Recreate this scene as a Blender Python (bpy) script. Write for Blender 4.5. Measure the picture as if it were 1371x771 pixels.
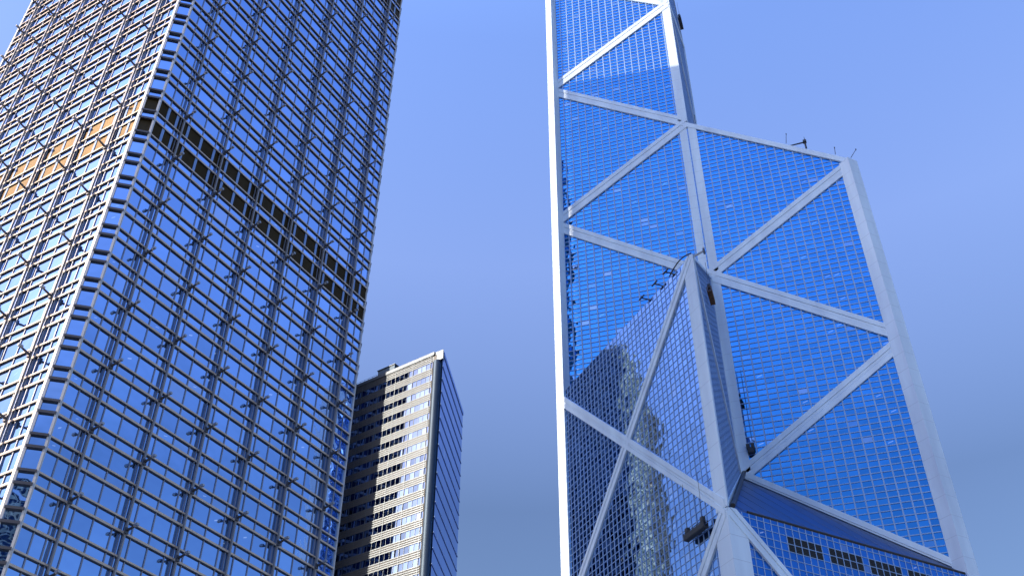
import bpy, math, random
from mathutils import Vector, Matrix
random.seed(7)
for o in list(bpy.data.objects): bpy.data.objects.remove(o)
S = bpy.context.scene
COL = S.collection
R_ = math.radians

# ------------------------------------------------------------------ camera
ZG = 80.6                                   # height of the survey datum above the street
cam_d = bpy.data.cameras.new('camera'); cam = bpy.data.objects.new('camera', cam_d); COL.objects.link(cam)
yaw, pit, roll = -0.3138, 0.6968, 0.0052
f = Vector((math.sin(yaw)*math.cos(pit), math.cos(yaw)*math.cos(pit), math.sin(pit)))
rt = f.cross(Vector((0, 0, 1))).normalized(); up = rt.cross(f)
c_, s_ = math.cos(roll), math.sin(roll)
rt2 = rt*c_ + up*s_; up2 = up*c_ - rt*s_
M = Matrix((rt2, up2, -f)).transposed().to_4x4()
M.translation = Vector((13.647, -187.75, -78.89 + ZG))
cam.matrix_world = M
cam_d.lens = 36*1417.06/1371; cam_d.sensor_width = 36; cam_d.clip_end = 20000; cam_d.clip_start = 0.1
S.camera = cam
# ------------------------------------------------------------------ sun + sky
SUN_EL, SUN_T = R_(27.4), Vector((0.761, 0.649, 0))          # SUN_T: the way the light travels over the ground
sun_d = bpy.data.lights.new('sun', 'SUN'); sun_d.energy = 2.5; sun_d.angle = R_(0.53); sun_d.color = (1.0, 0.83, 0.63)
sun = bpy.data.objects.new('sun', sun_d); COL.objects.link(sun)
tau = SUN_T.normalized()*math.cos(SUN_EL) + Vector((0, 0, -math.sin(SUN_EL)))
sun.rotation_euler = tau.to_track_quat('-Z', 'Y').to_euler(); sun.location = (-200, -200, 400)
W = bpy.data.worlds.new('World'); S.world = W; W.use_nodes = True
nt = W.node_tree; nt.nodes.clear()
sky = nt.nodes.new('ShaderNodeTexSky'); sky.sky_type = 'NISHITA'; sky.sun_disc = False
sky.sun_elevation = SUN_EL; sky.sun_rotation = math.atan2(-SUN_T.x, -SUN_T.y)
sky.air_density = 1.0; sky.dust_density = 1.3; sky.ozone_density = 2.0
mul = nt.nodes.new('ShaderNodeMix'); mul.data_type = 'RGBA'; mul.blend_type = 'MULTIPLY'; mul.inputs[0].default_value = 1
tc = nt.nodes.new('ShaderNodeTexCoord'); sp = nt.nodes.new('ShaderNodeSeparateXYZ'); ramp = nt.nodes.new('ShaderNodeValToRGB')
nt.links.new(tc.outputs['Generated'], sp.inputs[0]); nt.links.new(sp.outputs['Z'], ramp.inputs[0])
cr = ramp.color_ramp
cr.elements[0].position = 0.0; cr.elements[0].color = (0.60, 0.60, 0.66, 1)
cr.elements[1].position = 1.0; cr.elements[1].color = (1.9, 3.1, 4.6, 1)
for pz, cz in ((0.30, (0.40, 0.42, 0.47)), (0.47, (0.444, 0.452, 0.53)), (0.656, (1.03, 0.96, 1.14)), (0.80, (1.03, 1.08, 1.41)), (0.86, (1.2, 1.3, 1.7))):
    e = cr.elements.new(pz); e.color = (*cz, 1)
nt.links.new(sky.outputs[0], mul.inputs[6]); nt.links.new(ramp.outputs[0], mul.inputs[7])
bg = nt.nodes.new('ShaderNodeBackground'); bg.inputs[1].default_value = 0.15
out = nt.nodes.new('ShaderNodeOutputWorld')
nt.links.new(mul.outputs[2], bg.inputs[0]); nt.links.new(bg.outputs[0], out.inputs[0])
S.view_settings.view_transform = 'Standard'; S.view_settings.look = 'None'; S.view_settings.exposure = 1.2; S.view_settings.gamma = 1

# ------------------------------------------------------------------ materials
def mat(name, base, rough=0.5, metal=0.0, spec=0.5):
    m = bpy.data.materials.new(name); m.use_nodes = True
    b = m.node_tree.nodes['Principled BSDF']
    b.inputs['Base Color'].default_value = (*base, 1); b.inputs['Roughness'].default_value = rough
    b.inputs['Metallic'].default_value = metal; b.inputs['Specular IOR Level'].default_value = spec
    return m
def noisy(name, base, rough=0.5, metal=0.0, var=0.12, scale=0.35, joints=0.0, spec=0.5):
    """plain finish with weather streaks; joints = height of the cladding sheets, drawn as fine dark seams"""
    m = mat(name, base, rough, metal, spec); t = m.node_tree; b = t.nodes['Principled BSDF']
    tcn = t.nodes.new('ShaderNodeTexCoord'); mp = t.nodes.new('ShaderNodeMapping'); mp.inputs['Scale'].default_value = (1, 1, 0.15)
    n = t.nodes.new('ShaderNodeTexNoise'); n.inputs['Scale'].default_value = scale; n.inputs['Detail'].default_value = 5
    t.links.new(tcn.outputs['Object'], mp.inputs[0]); t.links.new(mp.outputs[0], n.inputs['Vector'])
    r = t.nodes.new('ShaderNodeValToRGB')
    r.color_ramp.elements[0].position = 0.3; r.color_ramp.elements[0].color = (*[x*(1-var) for x in base], 1)
    r.color_ramp.elements[1].position = 0.7; r.color_ramp.elements[1].color = (*[min(1, x*(1+var*0.5)) for x in base], 1)
    t.links.new(n.outputs['Fac'], r.inputs[0]); src = r.outputs[0]
    if joints:
        sx = t.nodes.new('ShaderNodeSeparateXYZ'); t.links.new(tcn.outputs['Object'], sx.inputs[0])
        d = t.nodes.new('ShaderNodeMath'); d.operation = 'DIVIDE'; d.inputs[1].default_value = joints; t.links.new(sx.outputs['Z'], d.inputs[0])
        fr = t.nodes.new('ShaderNodeMath'); fr.operation = 'FRACT'; t.links.new(d.outputs[0], fr.inputs[0])
        lt = t.nodes.new('ShaderNodeMath'); lt.operation = 'LESS_THAN'; lt.inputs[1].default_value = 0.08/joints; t.links.new(fr.outputs[0], lt.inputs[0])
        mx = t.nodes.new('ShaderNodeMix'); mx.data_type = 'RGBA'; mx.inputs[7].default_value = (*[x*0.72 for x in base], 1)
        t.links.new(lt.outputs[0], mx.inputs[0]); t.links.new(src, mx.inputs[6]); src = mx.outputs[2]
    t.links.new(src, b.inputs['Base Color'])
    return m
def glass(name, tint, pillow=0.006, tilt=0.006, var=0.18, rough=0.02, lights=0.0, wave=0.0, wscale=0.25, lsize=1.0, blinds=0.03):
    """coated reflective curtain wall glass: UVs count panes; every pane sits a touch out of plane and bows a little"""
    m = mat(name, tint, rough, 1.0); t = m.node_tree; b = t.nodes['Principled BSDF']; N = t.nodes.new; L = t.links.new
    uv = N('ShaderNodeUVMap'); uv.uv_map = 'UVMap'
    fl = N('ShaderNodeVectorMath'); fl.operation = 'FLOOR'; L(uv.outputs[0], fl.inputs[0])
    fr = N('ShaderNodeVectorMath'); fr.operation = 'FRACTION'; L(uv.outputs[0], fr.inputs[0])
    ob = N('ShaderNodeObjectInfo')
    ad = N('ShaderNodeVectorMath'); ad.operation = 'ADD'; L(fl.outputs[0], ad.inputs[0]); L(ob.outputs['Random'], ad.inputs[1])
    wn = N('ShaderNodeTexWhiteNoise'); wn.noise_dimensions = '3D'; L(ad.outputs[0], wn.inputs['Vector'])
    # pane tilt
    s0 = N('ShaderNodeVectorMath'); s0.operation = 'SUBTRACT'; s0.inputs[1].default_value = (.5, .5, .5); L(wn.outputs['Color'], s0.inputs[0])
    s1 = N('ShaderNodeVectorMath'); s1.operation = 'SCALE'; s1.inputs['Scale'].default_value = tilt*2; L(s0.outputs[0], s1.inputs[0])
    # pane bow
    q = N('ShaderNodeVectorMath'); q.operation = 'SUBTRACT'; q.inputs[1].default_value = (.5, .5, 0); L(fr.outputs[0], q.inputs[0])
    dt = N('ShaderNodeVectorMath'); dt.operation = 'DOT_PRODUCT'; L(q.outputs[0], dt.inputs[0]); L(q.outputs[0], dt.inputs[1])
    hm = N('ShaderNodeMath'); hm.operation = 'MULTIPLY'; hm.inputs[1].default_value = -pillow; L(dt.outputs['Value'], hm.inputs[0])
    h = hm.outputs[0]
    if wave:
        tcn = N('ShaderNodeTexCoord'); nz = N('ShaderNodeTexNoise'); nz.inputs['Scale'].default_value = wscale; nz.inputs['Detail'].default_value = 2
        L(tcn.outputs['Object'], nz.inputs['Vector'])
        w1 = N('ShaderNodeMath'); w1.operation = 'MULTIPLY_ADD'; w1.inputs[1].default_value = wave; L(nz.outputs['Fac'], w1.inputs[0]); L(h, w1.inputs[2]); h = w1.outputs[0]
    bp = N('ShaderNodeBump'); bp.inputs['Strength'].default_value = 1; bp.inputs['Distance'].default_value = 1; L(h, bp.inputs['Height'])
    an = N('ShaderNodeVectorMath'); an.operation = 'ADD'; L(bp.outputs[0], an.inputs[0]); L(s1.outputs[0], an.inputs[1])
    nn = N('ShaderNodeVectorMath'); nn.operation = 'NORMALIZE'; L(an.outputs[0], nn.inputs[0]); L(nn.outputs[0], b.inputs['Normal'])
    # pane tint: no two panes of a coating batch are quite alike
    mr = N('ShaderNodeMapRange'); mr.inputs['To Min'].default_value = 1-var; mr.inputs['To Max'].default_value = 1+var*0.4; L(wn.outputs['Value'], mr.inputs['Value'])
    tm = N('ShaderNodeMix'); tm.data_type = 'RGBA'; tm.blend_type = 'MULTIPLY'; tm.inputs[0].default_value = 1; tm.inputs[6].default_value = (*tint, 1)
    L(mr.outputs[0], tm.inputs[7])
    # a few panes with a pale blind drawn behind them
    rb = N('ShaderNodeSeparateColor'); L(wn.outputs['Color'], rb.inputs[0])
    bl = N('ShaderNodeMapRange'); bl.inputs['From Min'].default_value = 1-blinds; bl.inputs['From Max'].default_value = 1; bl.inputs['To Max'].default_value = .7; L(rb.outputs[2], bl.inputs['Value'])
    bm = N('ShaderNodeMix'); bm.data_type = 'RGBA'; bm.inputs[7].default_value = (*[min(1, x*.6+.28) for x in tint], 1); L(bl.outputs[0], bm.inputs[0]); L(tm.outputs[2], bm.inputs[6])
    L(bm.outputs[2], b.inputs['Base Color'])
    if lights:
        # ceiling lamps burning behind a few panes: a short slanting tube seen from below
        sx = N('ShaderNodeSeparateXYZ'); L(fr.outputs[0], sx.inputs[0]); rc = N('ShaderNodeSeparateColor'); L(wn.outputs['Color'], rc.inputs[0])
        g = N('ShaderNodeMath'); g.operation = 'GREATER_THAN'; g.inputs[1].default_value = 1-lights; L(rc.outputs[1], g.inputs[0])
        sk = N('ShaderNodeMath'); sk.operation = 'MULTIPLY_ADD'; sk.inputs[1].default_value = -0.45; L(sx.outputs[0], sk.inputs[0]); L(sx.outputs[1], sk.inputs[2])
        k1 = N('ShaderNodeMath'); k1.operation = 'COMPARE'; k1.inputs[1].default_value = 0.32; k1.inputs[2].default_value = 0.12*lsize*.6; L(sk.outputs[0], k1.inputs[0])
        k2 = N('ShaderNodeMath'); k2.operation = 'COMPARE'; k2.inputs[1].default_value = 0.5; k2.inputs[2].default_value = 0.26*lsize; L(sx.outputs[0], k2.inputs[0])
        m1 = N('ShaderNodeMath'); m1.operation = 'MULTIPLY'; L(k1.outputs[0], m1.inputs[0]); L(k2.outputs[0], m1.inputs[1])
        m2 = N('ShaderNodeMath'); m2.operation = 'MULTIPLY'; L(m1.outputs[0], m2.inputs[0]); L(g.outputs[0], m2.inputs[1])
        m3 = N('ShaderNodeMath'); m3.operation = 'MULTIPLY'; m3.inputs[1].default_value = 0.11; L(m2.outputs[0], m3.inputs[0])
        b.inputs['Emission Color'].default_value = (0.62, 0.78, 1, 1); L(m3.outputs[0], b.inputs['Emission Strength'])
    return m
MT = {
 'clad': noisy('aluminium_cladding', (0.70, 0.83, 0.97), 0.45, 0.0, 0.15, 0.3, joints=4.0),
 'brace': noisy('aluminium_brace', (0.70, 0.83, 0.97), 0.42, 0.0, 0.15, 0.3),
 'mull': noisy('aluminium_mullion', (0.29, 0.44, 0.69), 0.50, 0.2, 0.1, 0.5),
 'tglass': glass('blue_mirror_glass', (0.055, 0.31, 0.76), 0.004, 0.005, 0.14, lights=0.022, wave=0.05),
 'fglass': glass('pale_blue_mirror_glass', (0.30, 0.50, 0.82), 0.004, 0.005, 0.16, lights=0.01, wave=0.05),  # same tower glass, paler: the front wall's brighter reflection put into the tint
 'rglass': glass('deep_blue_mirror_glass', (0.05, 0.24, 0.70), 0.004, 0.005, 0.16, lights=0.01, wave=0.05),  # same tower glass, deeper: the right wall's darker reflection put into the tint
 'roofglass': glass('dark_roof_glass', (0.03, 0.10, 0.26), 0.002, 0.004, 0.2, rough=0.35),
 'cglass': glass('blue_office_glass', (0.36, 0.58, 0.96), 0.006, 0.003, 0.16, lights=0.05, wave=0.05, wscale=0.3, lsize=.4, blinds=0.06),
 'steel': noisy('linen_steel', (0.70, 0.55, 0.41), 0.45, 0.15, 0.12, 0.6),
 'dsteel': noisy('dark_steel', (0.10, 0.095, 0.10), 0.4, 0.6, 0.15, 0.6),
 'tube': noisy('steel_tube', (0.30, 0.28, 0.27), 0.4, 0.4, 0.1, 0.6),
 'cmull': noisy('blue_grey_mullion', (0.28, 0.30, 0.36), 0.5, 0.45, 0.1, 0.6),
 'louvre': noisy('bronze_louvre', (0.06, 0.037, 0.014), 0.47, 1.0, 0.2, 0.8),
 'black': noisy('black_louvre', (0.012, 0.013, 0.018), 0.5, 0.0, 0.2, 0.8),
 'paint': noisy('dark_paint', (0.03, 0.03, 0.035), 0.5, 0.0, 0.2, 0.8),
 'rust': noisy('rusty_steel', (0.20, 0.09, 0.03), 0.8, 0.0, 0.5, 1.5),
 'lamp': noisy('lamp_housing', (0.40, 0.40, 0.40), 0.35, 0.6, 0.1, 1.0),
 'trim': noisy('steel_trim', (0.60, 0.58, 0.55), 0.4, 0.2, 0.1, 0.6),
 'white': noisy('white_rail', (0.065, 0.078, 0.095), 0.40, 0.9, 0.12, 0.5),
 'aglass': glass('grey_office_glass', (0.22, 0.30, 0.46), 0.006, 0.006, 0.45),
 'sglass': glass('deep_blue_glass', (0.09, 0.24, 0.66), 0.004, 0.003, 0.10),
 'srail': noisy('pale_blue_rail', (0.22, 0.36, 0.66), 0.5, 0.0, 0.1, 0.5),
 'pipe': noisy('blue_black_steel', (0.05, 0.08, 0.12), 0.5, 0.6, 0.15, 0.4, joints=4.0),
 'granite': noisy('grey_granite', (0.33, 0.31, 0.29), 0.6, 0.0, 0.25, 0.5, joints=1.2),
 'dglass': glass('dark_tower_glass', (0.035, 0.065, 0.12), 0.008, 0.010, 0.5),
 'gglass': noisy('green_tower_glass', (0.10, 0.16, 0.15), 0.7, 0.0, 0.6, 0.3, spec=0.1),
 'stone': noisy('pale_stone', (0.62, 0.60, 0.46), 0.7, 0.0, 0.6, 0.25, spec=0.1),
 'dmatte': noisy('dark_wall_panel', (0.02, 0.03, 0.045), 0.7, 0.0, 0.4, 0.3, spec=0.1),
 'roof': noisy('roof_gravel', (0.30, 0.30, 0.30), 0.9, 0.0, 0.2, 0.6),
 'asphalt': noisy('asphalt', (0.05, 0.05, 0.052), 0.9, 0.0, 0.25, 0.4),
 'paving': noisy('concrete_paving', (0.15, 0.145, 0.135), 0.85, 0.0, 0.25, 0.3),
 'line': noisy('road_paint', (0.75, 0.75, 0.72), 0.7, 0.0, 0.2, 0.8),
}
# ------------------------------------------------------------------ mesh helpers
class MB:
    def __init__(s): s.v = []; s.f = []; s.m = []; s.uv = []
    def face(s, pts, mi=0, uv=None):
        i = len(s.v); s.v += [tuple(p) for p in pts]; s.f.append(tuple(range(i, i+len(pts)))); s.m.append(mi); s.uv.append(uv)
    def prism(s, base, vec, mi=0, cap0=True, cap1=True):
        """extrude a planar loop (counter-clockwise seen from the side vec points to) along vec"""
        top = [p+vec for p in base]; n = len(base); i = len(s.v); s.v += [tuple(p) for p in base] + [tuple(p) for p in top]
        fs = [(i+k, i+(k+1) % n, i+n+(k+1) % n, i+n+k) for k in range(n)]
        if cap1: fs.append(tuple(i+n+k for k in range(n)))
        if cap0: fs.append(tuple(i+k for k in reversed(range(n))))
        for q in fs: s.f.append(q); s.m.append(mi); s.uv.append(None)
    def tube(s, p, q, r0, r1=None, n=8, mi=0):
        r1 = r0 if r1 is None else r1; p = Vector(p); q = Vector(q); d = (q-p).normalized()
        x = d.orthogonal().normalized(); y = d.cross(x); i = len(s.v)
        for (cc, r) in ((p, r0), (q, r1)):
            for k in range(n): s.v.append(tuple(cc + (x*math.cos(2*math.pi*k/n) + y*math.sin(2*math.pi*k/n))*r))
        for k in range(n): s.f.append((i+k, i+(k+1) % n, i+n+(k+1) % n, i+n+k)); s.m.append(mi); s.uv.append(None)
        s.f.append(tuple(i+n+k for k in range(n))); s.f.append(tuple(i+k for k in reversed(range(n)))); s.m += [mi, mi]; s.uv += [None, None]
    def obox(s, c, x, y, z, mi=0):
        """box from centre and three half-extent vectors"""
        c, x, y, z = map(Vector, (c, x, y, z)); s.prism([c-x-y-z, c+x-y-z, c+x+y-z, c-x+y-z], z*2, mi)
    def build(s, name, mats, parent=None, origin=(0, 0, 0)):
        me = bpy.data.meshes.new(name); og = Vector(origin)
        me.from_pydata([tuple(Vector(p)-og) for p in s.v], [], s.f)
        for k in (mats if isinstance(mats, (list, tuple)) else [mats]): me.materials.append(MT[k])
        me.polygons.foreach_set('material_index', s.m)
        if any(u is not None for u in s.uv):
            ul = me.uv_layers.new(name='UVMap'); k = 0
            for fi, fc in enumerate(s.f):
                for j in range(len(fc)):
                    if s.uv[fi] is not None: ul.data[k].uv = s.uv[fi][j]
                    k += 1
        me.update(); o = bpy.data.objects.new(name, me); COL.objects.link(o)
        if parent: o.parent = parent
        else: o.location = og
        return o
def thing(name, label, cat, loc, group=None):
    o = bpy.data.objects.new(name, None); COL.objects.link(o); o.location = loc; o['label'] = label; o['category'] = cat
    o.empty_display_size = 5
    if group: o['group'] = group
    return o
class Plane:
    def __init__(s, o, u, v, n=None):
        s.o = Vector(o); s.u = Vector(u).normalized(); s.v = Vector(v).normalized(); s.n = Vector(n) if n else s.u.cross(s.v)
    def p(s, a, b, d=0): return s.o + s.u*a + s.v*b + s.n*d
def area2(P): return sum(P[i][0]*P[(i+1) % len(P)][1]-P[(i+1) % len(P)][0]*P[i][1] for i in range(len(P)))
def ccw(P): return P if area2(P) > 0 else P[::-1]
def clip(P, Q):
    """convex polygon P clipped to convex ccw polygon Q"""
    outp = list(P); Q = ccw(Q)
    for i in range(len(Q)):
        a, b = Q[i], Q[(i+1) % len(Q)]; inp = outp; outp = []
        if not inp: return []
        side = lambda p: (b[0]-a[0])*(p[1]-a[1])-(b[1]-a[1])*(p[0]-a[0])
        for j in range(len(inp)):
            p, q = inp[j], inp[(j+1) % len(inp)]; sp_, sq = side(p), side(q)
            if sp_ >= 0: outp.append(p)
            if (sp_ > 0 and sq < 0) or (sp_ < 0 and sq > 0):
                t_ = sp_/(sp_-sq); outp.append((p[0]+(q[0]-p[0])*t_, p[1]+(q[1]-p[1])*t_))
    return outp if len(outp) > 2 and abs(area2(outp)) > 1e-4 else []
def ext(mb, pl, P, d0, d1, mi=0):
    P = ccw(P); mb.prism([pl.p(a, b, d0) for a, b in P], pl.n*(d1-d0), mi)
def strip(a, b, o0, o1, over=3):
    """the band between offsets o0 and o1 left of the line a-b"""
    d = (b[0]-a[0], b[1]-a[1]); l = math.hypot(*d); d = (d[0]/l, d[1]/l); n = (-d[1], d[0])
    A = (a[0]-d[0]*over, a[1]-d[1]*over); B = (b[0]+d[0]*over, b[1]+d[1]*over)
    return [(A[0]+n[0]*o0, A[1]+n[1]*o0), (B[0]+n[0]*o0, B[1]+n[1]*o0), (B[0]+n[0]*o1, B[1]+n[1]*o1), (A[0]+n[0]*o1, A[1]+n[1]*o1)]
Z3 = Vector((0, 0, 1))

# ------------------------------------------------------------------ ground
g = MB(); g.face([Vector((-6000, -6000, 0)), Vector((6000, -6000, 0)), Vector((6000, 6000, 0)), Vector((-6000, 6000, 0))])
g = g.build('ground', 'paving'); g['kind'] = 'structure'
rd = MB(); rd.face([Vector((-400, -178, .004)), Vector((400, -178, .004)), Vector((400, -162, .004)), Vector((-400, -162, .004))])
rd = rd.build('road', 'asphalt'); rd['kind'] = 'structure'
for yk in (-178.2, -161.8):
    kb = MB(); kb.obox((0, yk, .06), (400, 0, 0), (0, .15, 0), (0, 0, .06)); kb = kb.build('kerb', 'granite'); kb['kind'] = 'structure'
ln = MB()
for k in range(-60, 60): ln.face([Vector((k*6, -170.08, .008)), Vector((k*6+2.5, -170.08, .008)), Vector((k*6+2.5, -169.92, .008)), Vector((k*6, -169.92, .008))])
ln = ln.build('road_marking', 'line'); ln['kind'] = 'structure'

# ------------------------------------------------------------------ the faceted braced tower
pA, pB, pC, pD, pO = (Vector(q) for q in ((-36.45, 0, 0), (0, -38, 0), (37.2, 0, 0), (0, 36.8, 0), (0, 0, 0)))
def zl(k): return ZG + (k-17)*4.0
tower = thing('braced_tower', 'tall faceted blue glass skyscraper crossed by pale diagonal braces', 'skyscraper', (0, 0, 0))
def vplane(a, b): return Plane(a, b-a, Z3), (b-a).length
DU_IN, DU_OUT, DZ = 2.0, 1.395, 4.0/3
def panel(pl, P, du, dv, gm='tglass', mm='mull', vw=0.28, hw=0.19, u0=0.0, v0=0.0, vp=0.16, hp=0.11):
    P = ccw(P); mb = MB(); mb.face([pl.p(a, b) for a, b in P], 0, [((a-u0)/du, (b-v0)/dv) for a, b in P])
    go = mb.build('glass_panel' if gm != 'roofglass' else 'roof', gm, tower)
    m = MB(); us = [p[0] for p in P]; vs = [p[1] for p in P]
    k = math.ceil((min(us)-u0)/du)
    while u0+k*du < max(us):
        x = u0+k*du; q = clip([(x-vw/2, min(vs)), (x+vw/2, min(vs)), (x+vw/2, max(vs)), (x-vw/2, max(vs))], P)
        if q: ext(m, pl, q, 0.0, vp)
        k += 1
    k = math.ceil((min(vs)-v0)/dv)
    while v0+k*dv < max(vs):
        y = v0+k*dv; q = clip([(min(us), y-hw/2), (max(us), y-hw/2), (max(us), y+hw/2), (min(us), y+hw/2)], P)
        if q: ext(m, pl, q, 0.0, hp)
        k += 1
    m.build('mullion_grid', mm, go)
    return go
bcount = [0]
def brace(pl, dom, a, b, w, wi=None):
    """flat box section with a sunk middle web, cut off along the outline of its facade"""
    bcount[0] += 1; e_ = 0.02*(bcount[0] % 2); m = MB(); h_ = w/2; wi = wi or w*0.13
    for (o0, o1, p) in ((-h_, -wi, .38+e_), (-wi+.08, wi-.08, .30+e_), (wi, h_, .38+e_), (-wi, -wi+.08, .20), (wi-.08, wi, .20)):
        q = clip(strip(a, b, o0, o1), dom)
        if q: ext(m, pl, q, 0.02, p)
    m.build('brace', 'brace', tower)
def face_grid(pl, polys, dom, braces, w, du, gm='tglass', dv0=0):
    for P in polys: panel(pl, P, du, DZ, gm, v0=zl(17)+dv0, **({'vw': .15, 'hw': .12, 'vp': .09, 'hp': .07} if du == DU_OUT else {}))
    for a, b in braces: brace(pl, dom, a, b, w)
# inner wall, left half (between the left corner and the centre)
pl, L = vplane(pA, pO); OA = pl; LA = L
a_ = lambda k: (0, zl(k)); o_ = lambda k: (LA, zl(k))
face_grid(pl, [[a_(69), o_(75.5), o_(62.5)], [a_(69), o_(62.5), a_(56)], [a_(56), o_(62.5), o_(49.5)], [a_(56), o_(49.5), a_(43)], [a_(43), o_(49.5), o_(36.5)], [a_(43), o_(36.5), a_(30)]],
          [a_(30), o_(36.5), o_(75.5), a_(69)],
          [(a_(69), o_(75.5)), (a_(69), o_(62.5)), (a_(56), o_(62.5)), (a_(56), o_(49.5)), (a_(43), o_(49.5)), (a_(43), o_(36.5))], 2.9, DU_IN)
# inner wall, right half
pl, L = vplane(pO, pC); OC = pl; LC = L
o2 = lambda k: (0, zl(k)); c_2 = lambda k: (LC, zl(k))
face_grid(pl, [[c_2(43), o2(49.5), o2(36.5)], [c_2(43), o2(36.5), c_2(30)], [c_2(30), o2(36.5), o2(23.5)], [c_2(30), o2(23.5), c_2(17)]],
          [o2(23.5), c_2(17), c_2(43), o2(49.5)],
          [(c_2(43), o2(49.5)), (c_2(43), o2(36.5)), (c_2(30), o2(36.5)), (c_2(30), o2(23.5)), (c_2(17), o2(23.5))], 2.9, DU_IN)
# outer front wall of the low prism
pl, L = vplane(pA, pB); AB = pl; LAB = L
for k0 in (17, 4):
    lo, hi, mid = zl(k0), zl(k0+13), zl(k0+6.5); X = (L/2, mid)
    polys = [[(0, hi), (L, hi), X], [(0, lo), (0, hi), X], [(L, lo), (L, hi), X], [(0, lo), (L, lo), X]]
    face_grid(pl, polys, [(0, zl(4)), (L, zl(4)), (L, zl(30)), (0, zl(30))], [((0, lo), (L, hi)), ((0, hi), (L, lo))], 2.1, DU_OUT, 'fglass')
# outer right wall of the lowest prism
pl, L = vplane(pB, pC); BC = pl; LBC = L
lo, hi, mid = zl(4), zl(17), zl(10.5); X = (L/2, mid)
face_grid(pl, [[(0, hi), (L, hi), X], [(0, lo), (0, hi), X], [(L, lo), (L, hi), X], [(0, lo), (L, lo), X]],
          [(0, lo), (L, lo), (L, hi), (0, hi)], [((0, lo), (L, hi)), ((0, hi), (L, lo))], 2.1, DU_OUT, 'rglass', -2.07)
# narrow wall between the two low prisms
pl, L = vplane(pB, pO); OB = pl; LB = L
face_grid(pl, [[(0, zl(17)), (L, zl(23.5)), (0, zl(30))], [(0, zl(30)), (L, zl(23.5)), (L, zl(36.5))]],
          [(0, zl(17)), (L, zl(23.5)), (L, zl(36.5)), (0, zl(30))],
          [((0, zl(30)), (L, zl(36.5))), ((0, zl(30)), (L, zl(23.5))), ((0, zl(17)), (L, zl(23.5)))], 1.6, DU_IN)
# right side of the tall shaft
pl, L = vplane(pO, pD); OD = pl; LD = L
d_ = lambda k: (LD, zl(k))
face_grid(pl, [[(0, zl(49.5)), d_(43), d_(56)], [(0, zl(49.5)), d_(56), (0, zl(62.5))], [(0, zl(62.5)), d_(56), d_(69)], [(0, zl(62.5)), d_(69), (0, zl(75.5))]],
          [(0, zl(49.5)), d_(43), d_(69), (0, zl(75.5))],
          [((0, zl(49.5)), d_(43)), ((0, zl(49.5)), d_(56)), ((0, zl(62.5)), d_(56)), ((0, zl(62.5)), d_(69)), ((0, zl(75.5)), d_(69))], 1.6, DU_IN)
# walls turned away
for (a, b, k1) in ((pD, pA, 69), (pC, pD, 43)):
    pl, L = vplane(a, b)
    panel(pl, [(0, zl(4)), (L, zl(4)), (L, zl(k1)), (0, zl(k1))], 4.0, 4.0)
    n = (k1-4)//13
    for i in range(n):
        z0, z1 = zl(4+13*i), zl(17+13*i); dom = [(0, zl(4)), (L, zl(4)), (L, zl(k1)), (0, zl(k1))]
        brace(pl, dom, (0, z0), (L, z1), 2.1); brace(pl, dom, (0, z1), (L, z0), 2.1)
# sloping roofs
def roof(p, q, k):
    a = p+Z3*zl(k); b = q+Z3*zl(k); o = Z3*zl(k+6.5); u = (b-a).normalized(); w = o-a; v = (w-u*w.dot(u)).normalized()
    pl = Plane(a, u, v)
    if pl.n.z < 0: pl = Plane(b, -u, v); a, b = b, a; w = o-a
    return panel(pl, [(0, 0), ((b-a).length, 0), (w.dot(pl.u), w.dot(pl.v))], 4.4, 90, 'roofglass', 'cmull', .09, .07, vp=.05, hp=.04), pl
roof(pA, pB, 30); r17, RP = roof(pB, pC, 17); roof(pC, pD, 43); roof(pD, pA, 69)
# columns
def column(P, k0, k1):
    m = MB(); P = [Vector(p) for p in P]
    if area2([(p.x, p.y) for p in P]) < 0: P = P[::-1]
    m.prism([p+Z3*k0 for p in P], Z3*(k1-k0)); return m.build('column', 'clad', tower)
def mitre(c, d1, n1, w1, d2, n2, w2, p=.30):
    # arris of the two offset planes
    det = n1.x*n2.y-n1.y*n2.x; ar = Vector(((p*n2.y-n1.y*p)/det, (n1.x*p-p*n2.x)/det, 0))
    return [c+d1*w1-n1*.1, c+d1*w1+n1*p, c+ar, c+d2*w2+n2*p, c+d2*w2-n2*.1, c-ar*.3]
eAB, eBC = AB.u, BC.u
P_ = pA+eAB*3.0+AB.n*.30
column([pA+AB.n*.3+Vector((-.25, .25, 0)), P_, pA+Vector((2.75, -.30, 0)), pA+Vector((2.75, .1, 0)), pA+Vector((0.6, .6, 0))], zl(4), zl(69)+.6)
P2 = pC-eBC*2.5+BC.n*.30
column([P2, pC+BC.n*.3+Vector((.25, .25, 0)), pC+Vector((-.6, .6, 0)), pC+Vector((-3.6, .1, 0)), pC+Vector((-3.6, -.30, 0))], zl(4), zl(43)-.3)
def corner_B(k0, k1, wl, plr, wr, sl):
    """corner column cut off along the braces that run into its head"""
    m = MB(); z0, z1 = zl(k0), zl(k1); kk = 52/LAB
    ext(m, AB, [(LAB, z0), (LAB, z1-.3), (LAB-wl, z1-.3-wl*kk), (LAB-wl, z0)], .0, .30)
    ext(m, plr, [(0, z0), (wr, z0+(wr*sl if sl > 0 else 0)), (wr, z1-.3-wr*abs(kk) if sl == 0 else z1+wr*sl), (0, z1-.3)], .0, .30)
    P = mitre(pB, -eAB, AB.n, 0.0, plr.u, plr.n, 0.0); P = [pB, pB+AB.n*.3, P[2], pB+plr.n*.3]
    if area2([(p.x, p.y) for p in P]) < 0: P = P[::-1]
    m.prism([p+Z3*z0 for p in P], Z3*(z1-z0-.2)); m.build('column', 'clad', tower)
corner_B(4, 17, 3.2, BC, 3.2, 0)
corner_B(17, 30, 2.4, OB, 1.6, 26/LB)
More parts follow.
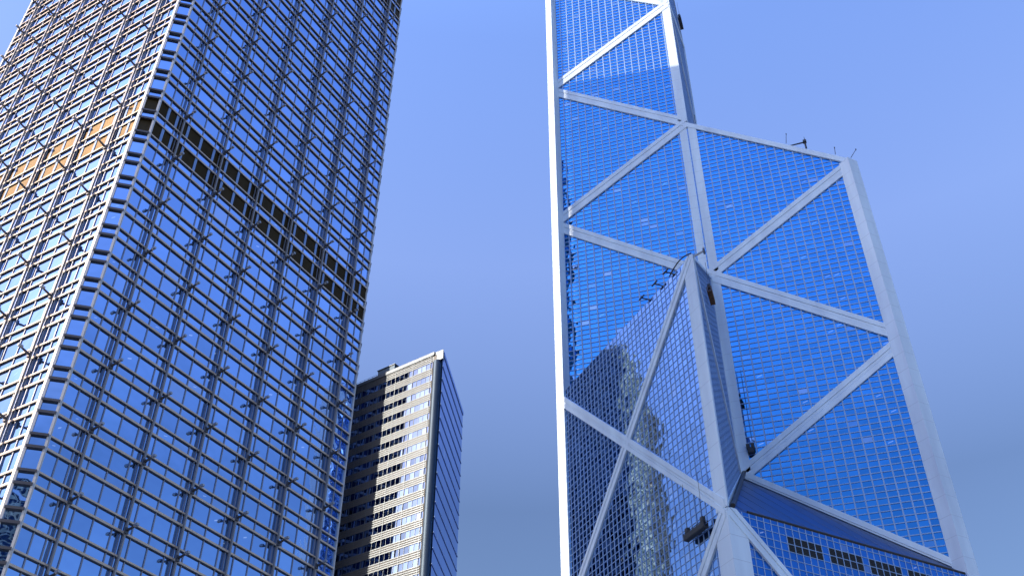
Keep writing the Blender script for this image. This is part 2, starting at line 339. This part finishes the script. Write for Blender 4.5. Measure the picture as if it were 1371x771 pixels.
column(mitre(pO, Vector((-1, 0, 0)), Vector((0, -1, 0)), 2.1, Vector((0, 1, 0)), Vector((1, 0, 0)), 1.2), zl(49.5)+.5, zl(75.5)+.3)
def col_strip(pl, dom, u0, u1):
    m = MB(); q = clip([(u0, 0), (u1, 0), (u1, 400), (u0, 400)], dom)
    ext(m, pl, q, .0, .30); m.build('column', 'clad', tower)
col_strip(OA, [a_(30), o_(36.5), o_(49.5), a_(43)], LA-2.1, LA-.16); col_strip(OA, [a_(43), o_(49.5), (LA, zl(49.8)), a_(44)], LA-2.1, LA-.16)
col_strip(OC, [o2(23.5), c_2(17), c_2(43), o2(49.5)], .16, 2.2)
col_strip(OB, [(0, zl(17)), (LB, zl(23.5)), (LB, zl(36.5)), (0, zl(30))], LB-1.0, LB-.35)
column([pD+Vector((-1.2, -1.2, 0)), pD+Vector((.5, -1.2, 0)), pD+Vector((.5, .5, 0)), pD+Vector((-1.2, .5, 0))], zl(4), zl(69))
# black louvred openings in the right wall: runs of five bays by two rows, then a clear pane
zr = zl(17)-2.07
for g0 in range(0, 4):
    m = MB(); sl = MB()
    for c in range(5):
        for r in range(2):
            u0 = DU_OUT*(8+g0*6+c)+.12; z0 = zr-DZ*(r+1)+.09
            ext(m, BC, [(u0, z0), (u0+DU_OUT-.24, z0), (u0+DU_OUT-.24, z0+DZ-.18), (u0, z0+DZ-.18)], .02, .05)
            for s3 in range(4):
                zz = z0+.12+s3*.28; ext(m, BC, [(u0, zz), (u0+DU_OUT-.24, zz), (u0+DU_OUT-.24, zz+.05), (u0, zz+.05)], .05, .12)
    m.build('louvre_panel', 'black', tower)
# trims: dark gutter along the lowest roof, upright masts on top
m = MB(); ea, eb = pB+Z3*zl(17), pC+Z3*zl(17); m.tube(ea+BC.u*4+Z3*.25, eb-BC.u*3+Z3*.25, .22, n=8); m.build('gutter', 'paint', tower)
m = MB(); ro = Vector((.55, .0, .35)); m.tube(pB+Z3*zl(17)+Vector((.9, .8, .6)), Z3*zl(23.5)+Vector((.9, -1.0, .4)), .42, n=8); m.build('rail_beam', 'paint', tower)
for dx in (-4, 4):
    m = MB(); m.tube(Vector((-3+dx*.6, 4+dx, zl(73))), Vector((-3+dx*.6, 4+dx, zl(73)+52)), .9, .2, n=10); m.build('mast', 'clad', tower)
m = MB(); h2 = 38.6
m.prism([Vector((-37.6, 0, 0)), Vector((0, -39, 0)), Vector((38.2, 0, 0)), Vector((0, 38, 0))], Z3*(zl(4)-.05)); m.build('podium', 'granite', tower)
# small roof fittings seen against the sky
def rod(p, h_, lean=(0, 0), r=.08, name='antenna'):
    m = MB(); p = Vector(p); q = p+Vector((lean[0], lean[1], h_)); m.tube(p, q, r, r*.8, 6); m.obox(q, (.1, 0, 0), (0, .1, 0), (0, 0, .2)); m.build(name, 'paint', tower)
def on_OCtop(t): return pO.lerp(pC, t)+Z3*(zl(49.5)+(zl(43)-zl(49.5))*t+1.2)
for t_, h_, l_ in ((.06, 3.0, (0, 0)), (.62, 3.2, (.5, 0)), (.90, 2.2, (.2, 0)), (.985, 2.3, (1.6, 0))): rod(on_OCtop(t_)+Vector((0, .4, 0)), h_, l_)
# davit arms over the low roof edge
for t_ in (.70, .79, .865):
    m = MB(); p = pA.lerp(pB, t_)+Z3*zl(30); n = AB.n
    m.tube(p-n*.8, p-n*.8+Z3*1.3, .14); m.tube(p-n*.8+Z3*1.2, p+n*1.1+Z3*1.0, .13); m.tube(p+n*1.0+Z3*1.1-AB.u*.9, p+n*1.0+Z3*1.1+AB.u*.9, .16); m.build('davit', 'paint', tower)
m = MB(); prev = None
for i in range(9):
    t_ = .86+.14*i/8; p = pA.lerp(pB, t_)+Z3*(zl(30)+.5+1.1*math.sin(math.pi*i/8)); 
    if prev is not None: m.tube(prev, p, .13)
    prev = p
m.build('hose_rail', 'paint', tower)
m = MB()
for dy in (2.2, 3.4):
    p = pB+Vector((0, dy, zl(30)+dy*.68)); m.tube(p, p+Vector((2.2, 0, 1.0)), .11); 
p = pB+Vector((2.2, 2.8, zl(30)+2.8*.68+1.0)); m.obox(p, (.2, 0, 0), (0, .9, 0), (0, 0, .15)); m.build('davit', 'lamp', tower)

# ------------------------------------------------------------------ hanging cradles and the roof crane
def cradle(label, pl, u, z, length, matk, net=False, d=1.1, hang=14.0):
    base = pl.p(u, z, d); t = thing('window_cleaning_cradle', label, 'cradle', base, 'cleaning cradles hung on the braced tower')
    X, Nn = pl.u, pl.n; h_ = length/2
    m = MB(); m.obox(base+Z3*.1, X*h_, Nn*.45, Z3*.08); m.build('floor', matk, t, base)
    m = MB()
    for sN in (-1, 1):
        for zz in (.6, 1.15): m.tube(base+Nn*.45*sN-X*h_+Z3*zz, base+Nn*.45*sN+X*h_+Z3*zz, .06, n=6)
        for i in range(7): q = base+Nn*.45*sN+X*(-h_+length*i/6); m.tube(q, q+Z3*1.15, .05, n=6)
    for sX in (-1, 1):
        q = base+X*h_*sX
        for zz in (.6, 1.15): m.tube(q-Nn*.45+Z3*zz, q+Nn*.45+Z3*zz, .06, n=6)
    m.build('guard_rail', matk, t, base)
    m = MB(); m.obox(base+Nn*.47+Z3*.55, X*h_*.98, Nn*.015, Z3*.42); m.obox(base-Nn*.47+Z3*.55, X*h_*.98, Nn*.015, Z3*.42); m.build('side_sheet', matk, t, base)
    for sX in (-.55, .55):
        m = MB(); q = base+X*h_*sX*1.4; m.obox(q+Z3*1.5, X*.35, Nn*.3, Z3*.55); m.build('winch', 'paint', t, base)
        m = MB(); m.tube(q+Z3*2.0, q+Z3*hang, .035, n=5); m.build('cable', 'paint', t, base)
    return t
cradle('dark cradle hanging on the front glass beside the lower brace corner', AB, 45.6, zl(17)-1.6, 5.6, 'paint', hang=10)
cradle('rust-brown cradle stuck high in the narrow glass slot under the low roof peak', OB, 18.0, zl(17)+55.5, 4.6, 'rust', hang=8)
cradle('small dark cradle low on the wide right glass, tight beside the centre column', OC, 2.9, zl(17)+30.6, 1.2, 'paint', d=.7, hang=20)
cradle('long dark cradle at the top edge of the tallest shaft, against the sky', OD, 26.0, zl(17)+206, 5.0, 'paint', hang=9)
base = on_OCtop(.72)+Vector((0, .6, 0)); t = thing('roof_crane', 'tiny dark cleaning crane lying along the sloping roof edge against the sky', 'crane', base)
m = MB(); m.tube(base+Vector((.6, 0, -.4)), base+Vector((.6, 0, 2.0)), .22, n=8); m.obox(base+Vector((.6, 0, 2.0)), (.4, 0, 0), (0, .4, 0), (0, 0, .35)); m.build('post', 'paint', t, base)
m = MB(); m.tube(base+Vector((.4, 0, 1.8)), base+Vector((-4.4, 0, 1.6)), .2, .14, n=8); m.build('jib', 'paint', t, base)
m = MB(); m.tube(base+Vector((.7, 0, 2.4)), base+Vector((.7, 0, 3.6)), .12, .05, n=6); m.build('antenna', 'paint', t, base)

# ------------------------------------------------------------------ the square gridded tower on the left
TH = 1.347; ka = Vector((math.cos(TH), math.sin(TH), 0)); kb_ = Vector((-ka.y, ka.x, 0))
K0 = Vector((-60.88, -114.65, 0)); SZ, CH, D0, BAY = 48.98, 1.3, 5.421, 7.628; ZH0 = 32.38+ZG; FLH = 4.2; TOP = 283.0
K1, K2, K3 = K0+ka*SZ, K0+kb_*SZ, K0+ka*SZ+kb_*SZ
grid_tower = thing('grid_tower', 'square blue glass office tower gridded with steel rails and small lamp arms', 'skyscraper', K0)
F4 = [Plane(K0, ka, Z3), Plane(K2, -kb_, Z3), Plane(K1, kb_, Z3), Plane(K3, -ka, Z3)]       # right, left, and the two turned away
CH4 = []
for (c, d1, d2) in ((K0, kb_, ka), (K1, -ka, kb_), (K3, -kb_, -ka), (K2, ka, -kb_)):
    p, q = c+d1*CH, c+d2*CH; CH4.append((Plane(p, q-p, Z3), (q-p).length))
rails_u = [D0+BAY*i for i in range(6)]
mull_u = []
edges = [CH]+rails_u+[SZ-CH]
for i in range(len(edges)-1):
    a, b = edges[i], edges[i+1]
    if i in (0, len(edges)-2):
        mull_u += ([a+(b-a)*.42, a+(b-a)*.80] if i == 0 else [a+(b-a)*.20, a+(b-a)*.58])
    else: mull_u += [a+(b-a)*q for q in (.17, .5, .83)]
BELT = {0, 1, -19, -18, 36, 37}
def storey(j):
    zh = ZH0-FLH*j; zb = zh-FLH; lo = zb
    belt = j in BELT; m = MB()
    zs_ = zh-2.72                                    # window / spandrel line
    for fi, pl in enumerate(F4):
        cells = sorted([CH]+mull_u+rails_u+[SZ-CH])
        for i in range(len(cells)-1):
            a, b = cells[i], cells[i+1]
            if belt:
                m.face([pl.p(a, zs_), pl.p(b, zs_), pl.p(b, zh), pl.p(a, zh)], 4)
                for s3 in range(9):
                    zz = zs_+.25+s3*.27; m.face([pl.p(a+.06, zz, .02), pl.p(b-.06, zz, .02), pl.p(b-.06, zz+.20, .045), pl.p(a+.06, zz+.20, .045)][::1], 4)
            else:
                m.face([pl.p(a, zs_), pl.p(b, zs_), pl.p(b, zh), pl.p(a, zh)], 0, [(i+fi*31, 2*j), (i+1+fi*31, 2*j), (i+1+fi*31, 2*j+1), (i+fi*31, 2*j+1)])
            m.face([pl.p(a, zb), pl.p(b, zb), pl.p(b, zs_), pl.p(a, zs_)], 0, [(i+fi*31, 2*j+1), (i+1+fi*31, 2*j+1), (i+1+fi*31, 2*j+2), (i+fi*31, 2*j+2)])
        for u in mull_u: ext(m, pl, [(u-.07, zb), (u+.07, zb), (u+.07, zh), (u-.07, zh)], .0, .10, 3)
        if belt:
            for u in mull_u: ext(m, pl, [(u-.20, zs_), (u+.20, zs_), (u+.20, zh), (u-.20, zh)], .05, .13, 5)
        # head rail and sill rail, each over a dark strip painting its underside shadow
        ext(m, pl, [(CH, zh-.12), (SZ-CH, zh-.12), (SZ-CH, zh+.14), (CH, zh+.14)], .0, .22, 1)
        ext(m, pl, [(CH, zh-.19), (SZ-CH, zh-.19), (SZ-CH, zh-.12), (CH, zh-.12)], .0, .20, 2)
        ext(m, pl, [(CH, zs_-.09), (SZ-CH, zs_-.09), (SZ-CH, zs_+.11), (CH, zs_+.11)], .0, .22, 1)
        ext(m, pl, [(CH, zs_-.16), (SZ-CH, zs_-.16), (SZ-CH, zs_-.09), (CH, zs_-.09)], .0, .20, 2)
    for pl, l in CH4:
        if belt: m.face([pl.p(0, zs_), pl.p(l, zs_), pl.p(l, zh), pl.p(0, zh)], 4)
        else: m.face([pl.p(0, zs_), pl.p(l, zs_), pl.p(l, zh), pl.p(0, zh)], 0, [(90, 2*j), (91, 2*j), (91, 2*j+1), (90, 2*j+1)])
        m.face([pl.p(0, zb), pl.p(l, zb), pl.p(l, zs_), pl.p(0, zs_)], 0, [(90, 2*j+1), (91, 2*j+1), (91, 2*j+2), (90, 2*j+2)])
        ext(m, pl, [(.0, zh-.17), (l, zh-.17), (l, zh+.15), (.0, zh+.15)], .0, .30, 2)
        ext(m, pl, [(.0, zs_-.16), (l, zs_-.16), (l, zs_+.12), (.0, zs_+.12)], .0, .34, 2)
    m.build('storey_band', ['cglass', 'steel', 'dsteel', 'cmull', 'louvre', 'srail'], grid_tower, K0)
j0 = -int((TOP-ZH0)/FLH); j1 = int(ZH0/FLH)-1
for j in range(j0, j1+1): storey(j)
zt, zbm = ZH0-FLH*j0, ZH0-FLH*(j1+1)
m = MB(); Pc = [K0+ka*CH, K1-ka*CH, K1+kb_*CH, K3-kb_*CH, K3-ka*CH, K2+ka*CH, K2-kb_*CH, K0+kb_*CH]
m.prism([p+Z3*(zt) for p in Pc], Z3*(TOP-zt+.02)); m.build('roof', 'steel', grid_tower, K0)
m = MB(); m.prism([p for p in Pc], Z3*zbm); m.build('base', 'granite', grid_tower, K0)
for pl in F4:
    for u in rails_u:
        m = MB(); ext(m, pl, [(u-.10, zbm), (u+.10, zbm), (u+.10, zt), (u-.10, zt)], .44, .70, 0)
        ext(m, pl, [(u-.27, zbm), (u-.20, zbm), (u-.20, zt), (u-.27, zt)], .0, .20, 1); ext(m, pl, [(u+.20, zbm), (u+.27, zbm), (u+.27, zt), (u+.20, zt)], .0, .20, 1)
        m.build('vertical_rail', ['tube', 'cmull'], grid_tower, K0)
for pl, l in CH4:
    for u in (0, l):
        m = MB(); q = pl.p(u, 0); m.obox(q+Z3*((zbm+zt)/2)+pl.n*.08, pl.u*.13, pl.n*.13, Z3*((zt-zbm)/2)); m.build('corner_trim', 'trim', grid_tower, K0)
for fi, pl in enumerate(F4):
    m = MB(); wt = .42 if fi in (1, 2) else .14
    for u0 in (CH-.02, SZ-CH-wt+.02): ext(m, pl, [(u0, zbm), (u0+wt, zbm), (u0+wt, zt), (u0, zt)], .0, .235)
    m.build('corner_trim', 'trim', grid_tower, K0)
# lamp arms where the rails cross, every second floor
def arm_mesh(pl):
    m = MB(); n, u = pl.n, pl.u; o = Vector((0, 0, 0))
    m.tube(o, n*1.3+Z3*.28, .17, .11, 8, 1); m.obox(n*1.42+Z3*.38, u*.16, n*.30, Z3*.13, 0); m.tube(n*1.2+Z3*.22, n*1.55+Z3*.52, .14, .17, 8, 0); m.obox(n*.12, u*.22, n*.1, Z3*.35, 1)
    return m.build('lamp_arm', ['lamp', 'dsteel'], grid_tower, (0, 0, 0))
arms = []
for fi in (0, 1):
    pl = F4[fi]
    for i, u in enumerate(rails_u):
        for k in range(j0//2+1, 16):
            arms.append((fi, pl.p(u, ZH0-2*FLH*k, .66)))
campos = M.translation; fwd = f
def vis(p):
    d = p-campos; x, y, z = d.dot(rt2), d.dot(up2), d.dot(f)
    return z > 0 and abs(x/z) < .5*36/cam_d.lens*1.03 and abs(y/z) < .5*36/cam_d.lens*.5623*1.05
arms.sort(key=lambda q: (not vis(q[1]), (q[1]-campos).length))
src = {}
rest = MB()
for n_, (fi, p) in enumerate(arms):
    if n_ < 100:
        if fi not in src: src[fi] = arm_mesh(F4[fi]); o = src[fi]
        else: o = src[fi].copy(); COL.objects.link(o); o.parent = grid_tower
        o.location = p-K0
    elif vis(p) or n_ < 260:
        me = src[fi].data; b0 = len(rest.v); rest.v += [tuple(v.co+p) for v in me.vertices]
        for q in me.polygons: rest.f.append(tuple(b0+x for x in q.vertices)); rest.m.append(q.material_index); rest.uv.append(None)
ro = rest.build('lamp_arm', ['lamp', 'dsteel'], grid_tower, K0); ro['kind'] = 'stuff'

# ------------------------------------------------------------------ the banded tower between them
aC = Vector((-74.14, 23.23, 0)); aT = 90.36+ZG; th_, ph_ = 1.742, 1.277
aa = Vector((math.cos(th_), math.sin(th_), 0)); ab = Vector((-math.sin(ph_), math.cos(ph_), 0)); AW, AR, AFL = 34.0, 30.7, 4.0
band = thing('banded_tower', 'white-banded office tower with a dark rounded corner pillar, partly in shadow', 'office tower', aC)
LP = Plane(aC+ab*AW, -ab, Z3); RPn = Plane(aC, aa, Z3); UL0, UL1 = 0.0, AW-3.3
nfl = int(aT/AFL)
for j in range(nfl):
    zt_ = aT-1.0-AFL*j; zb = zt_-AFL; m = MB()
    m.face([LP.p(UL0, zb), LP.p(UL1, zb), LP.p(UL1, zt_), LP.p(UL0, zt_)], 0, [(0, j*2), ((UL1-UL0)/1.5, j*2), ((UL1-UL0)/1.5, j*2+2), (0, j*2+2)])
    for (z0, hh) in ((zt_-.26, .26), (zt_-.88, .24), (zt_-1.46, .24), (zt_-2.06, .26)):
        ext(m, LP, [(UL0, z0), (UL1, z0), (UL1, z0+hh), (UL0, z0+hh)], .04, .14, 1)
    x = UL0
    i = 0
    while x < UL1:
        w_ = .07 if i % 4 else .13
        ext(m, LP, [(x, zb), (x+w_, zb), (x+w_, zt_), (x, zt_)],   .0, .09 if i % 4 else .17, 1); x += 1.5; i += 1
    m.face([LP.p(UL0, zt_-2.06, .02), LP.p(UL1, zt_-2.06, .02), LP.p(UL1, zt_, .02), LP.p(UL0, zt_, .02)], 5)
    # narrow side: glass with one pale rail per floor
    m.face([RPn.p(.6, zb), RPn.p(AR, zb), RPn.p(AR, zt_), RPn.p(.6, zt_)], 2, [(0, j), (AR/1.5, j), (AR/1.5, j+1), (0, j+1)])
    ext(m, RPn, [(.6, zt_-.28), (AR, zt_-.28), (AR, zt_), (.6, zt_)], .0, .16, 3)
    m.build('storey_band', ['aglass', 'white', 'sglass', 'srail', 'cmull', 'paint'], band, aC)
m = MB(); pc_ = aC+ab*1.75+aa*.9; m.tube(pc_, pc_+Z3*(aT-3.0), 1.25, n=40); m.build('corner_pillar', 'pipe', band, aC)
m = MB(); ext(m, LP, [(UL1, 0), (UL1+1.2, 0), (UL1+1.2, aT-1), (UL1, aT-1)], -1.2, -.02); m.build('recess', 'paint', band, aC)
m = MB(); m.prism([pc_+(aC+ab*3.4-pc_)*1.0+Z3*(aT-3.0), aC-ab*.1+Z3*(aT-3.0)+aa*.2, aC+aa*2.2+Z3*(aT-3.0), aC+ab*3.2+aa*2.4+Z3*(aT-3.0)], Z3*3.0); m.build('corner_cap', 'white', band, aC)
bk = [aC+ab*AW, aC+aa*.5, aC+aa*AR, aC+aa*AR+ab*AW]
m = MB(); q = [aC+ab*AW, aC+ab*3.3, aC+ab*.8+aa*.6, aC+aa*AR, aC+aa*AR+ab*AW]
m.prism([p+Z3*(aT-1.0) for p in q], Z3*.5); m.build('roof', 'roof', band, aC)
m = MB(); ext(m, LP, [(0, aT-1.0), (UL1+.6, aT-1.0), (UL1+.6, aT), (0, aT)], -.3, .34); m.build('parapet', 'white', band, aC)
m = MB(); ext(m, RPn, [(1.5, aT-1.0), (AR, aT-1.0), (AR, aT-.1), (1.5, aT-.1)], -.3, .2); m.build('parapet', 'sglass', band, aC)
m = MB(); BP = Plane(aC+aa*AR+ab*AW, -aa, Z3)
ext(m, BP, [(0, 0), (AR, 0), (AR, aT-1), (0, aT-1)], -.3, 0); BP2 = Plane(aC+aa*AR, ab, Z3); ext(m, BP2, [(0, 0), (AW, 0), (AW, aT-1), (0, aT-1)], -.3, 0); m.build('rear_wall', 'aglass', band, aC)
m = MB(); q0 = aC+ab*20.2-LP.n*1.6+Z3*(aT-.5); m.obox(q0+Z3*1.3, ab*3.0, LP.n*1.2, Z3*1.3); m.build('plant_room', 'pipe', band, aC)
m = MB(); m.obox(q0+Z3*2.75, ab*3.2, LP.n*1.4, Z3*.12); m.build('plant_room_lid', 'white', band, aC)
m = MB()
for zz in (.5, 1.0): m.tube(aC+ab*23.5+Z3*(aT+zz)-LP.n*.3, aC+ab*33.8+Z3*(aT+zz)-LP.n*.3, .05, n=6)
for i in range(8): q = aC+ab*(23.5+i*1.47)+Z3*aT-LP.n*.3; m.tube(q, q+Z3*1.0, .05, n=6)
m.build('handrail', 'paint', band, aC)

# ------------------------------------------------------------------ towers beyond the frame that the glass mirrors and that throw the shade
def block(name, label, c, u, du_, v, dv_, h_, fl, mats, cat='office tower', lit=(0, 1), stepz=None):
    """rectangular tower: c corner, u along the first wall, v along the second; glass with piers and floor bands"""
    t = thing(name, label, cat, c)
    u = Vector(u).normalized(); v = Vector(v).normalized(); cs = [c, c+u*du_, c+u*du_+v*dv_, c+v*dv_]
    if area2([(p.x, p.y) for p in cs]) < 0: cs = cs[::-1]
    for i in range(4):
        a, b = cs[i], cs[(i+1) % 4]; pl, L = vplane(a, b); gm, fm = mats[i % len(mats)]
        m = MB(); m.face([pl.p(0, 0), pl.p(L, 0), pl.p(L, h_), pl.p(0, h_)], 0, [(0, 0), (L/1.5, 0), (L/1.5, h_/fl*2), (0, h_/fl*2)])
        z = fl
        while z < h_+.1: ext(m, pl, [(0, z-.9), (L, z-.9), (L, z), (0, z)], .0, .25, 1); z += fl
        x = 0; n = max(2, round(L/3.0))
        for k in range(n+1):
            x = L*k/n; w_ = .5 if k % 3 == 0 else .22
            ext(m, pl, [(max(0, x-w_), 0), (min(L, x+w_), 0), (min(L, x+w_), h_), (max(0, x-w_), h_)], .0, .32 if k % 3 == 0 else .2, 1)
        m.build('wall', [gm, fm], t, c)
    m = MB(); m.prism([p+Z3*h_ for p in cs], Z3*.6); m.build('roof', 'roof', t, c)
    m = MB(); q = (cs[0]+cs[2])/2+Z3*h_; m.obox(q+Z3*2.2, u*du_*.28, v*dv_*.28, Z3*2.2); m.build('plant_room', 'dsteel', t, c)
    return t
sE = Vector((-120.5, 5.2, 0)); us = Vector((-.953, -.302, 0)); vs_ = Vector((-.302, .953, 0))
# corners of the loop run c, c+u, c+u+v, c+v (flipped to counter-clockwise): wall order is fixed below by trial of normals
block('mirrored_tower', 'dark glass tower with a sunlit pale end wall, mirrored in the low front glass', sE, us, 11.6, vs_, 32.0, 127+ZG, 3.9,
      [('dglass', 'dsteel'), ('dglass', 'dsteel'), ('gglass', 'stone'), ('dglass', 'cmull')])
block('mirrored_block', 'plain dark tower mirrored as a thin strip right of the sunlit mirrored wall', sE+us*12.4+vs_*2, us, 13.0, vs_, 24.0, 112+ZG, 3.9, [('dmatte', 'dmatte')])
block('mirrored_office', 'pale office tower mirrored low in the cut corner of the gridded tower', Vector((-32, -262, 0)), Vector((1, 0, 0)), 34, Vector((0, -1, 0)), 30, 131, 3.9, [('dglass', 'stone')])
print('objects', len(bpy.data.objects))
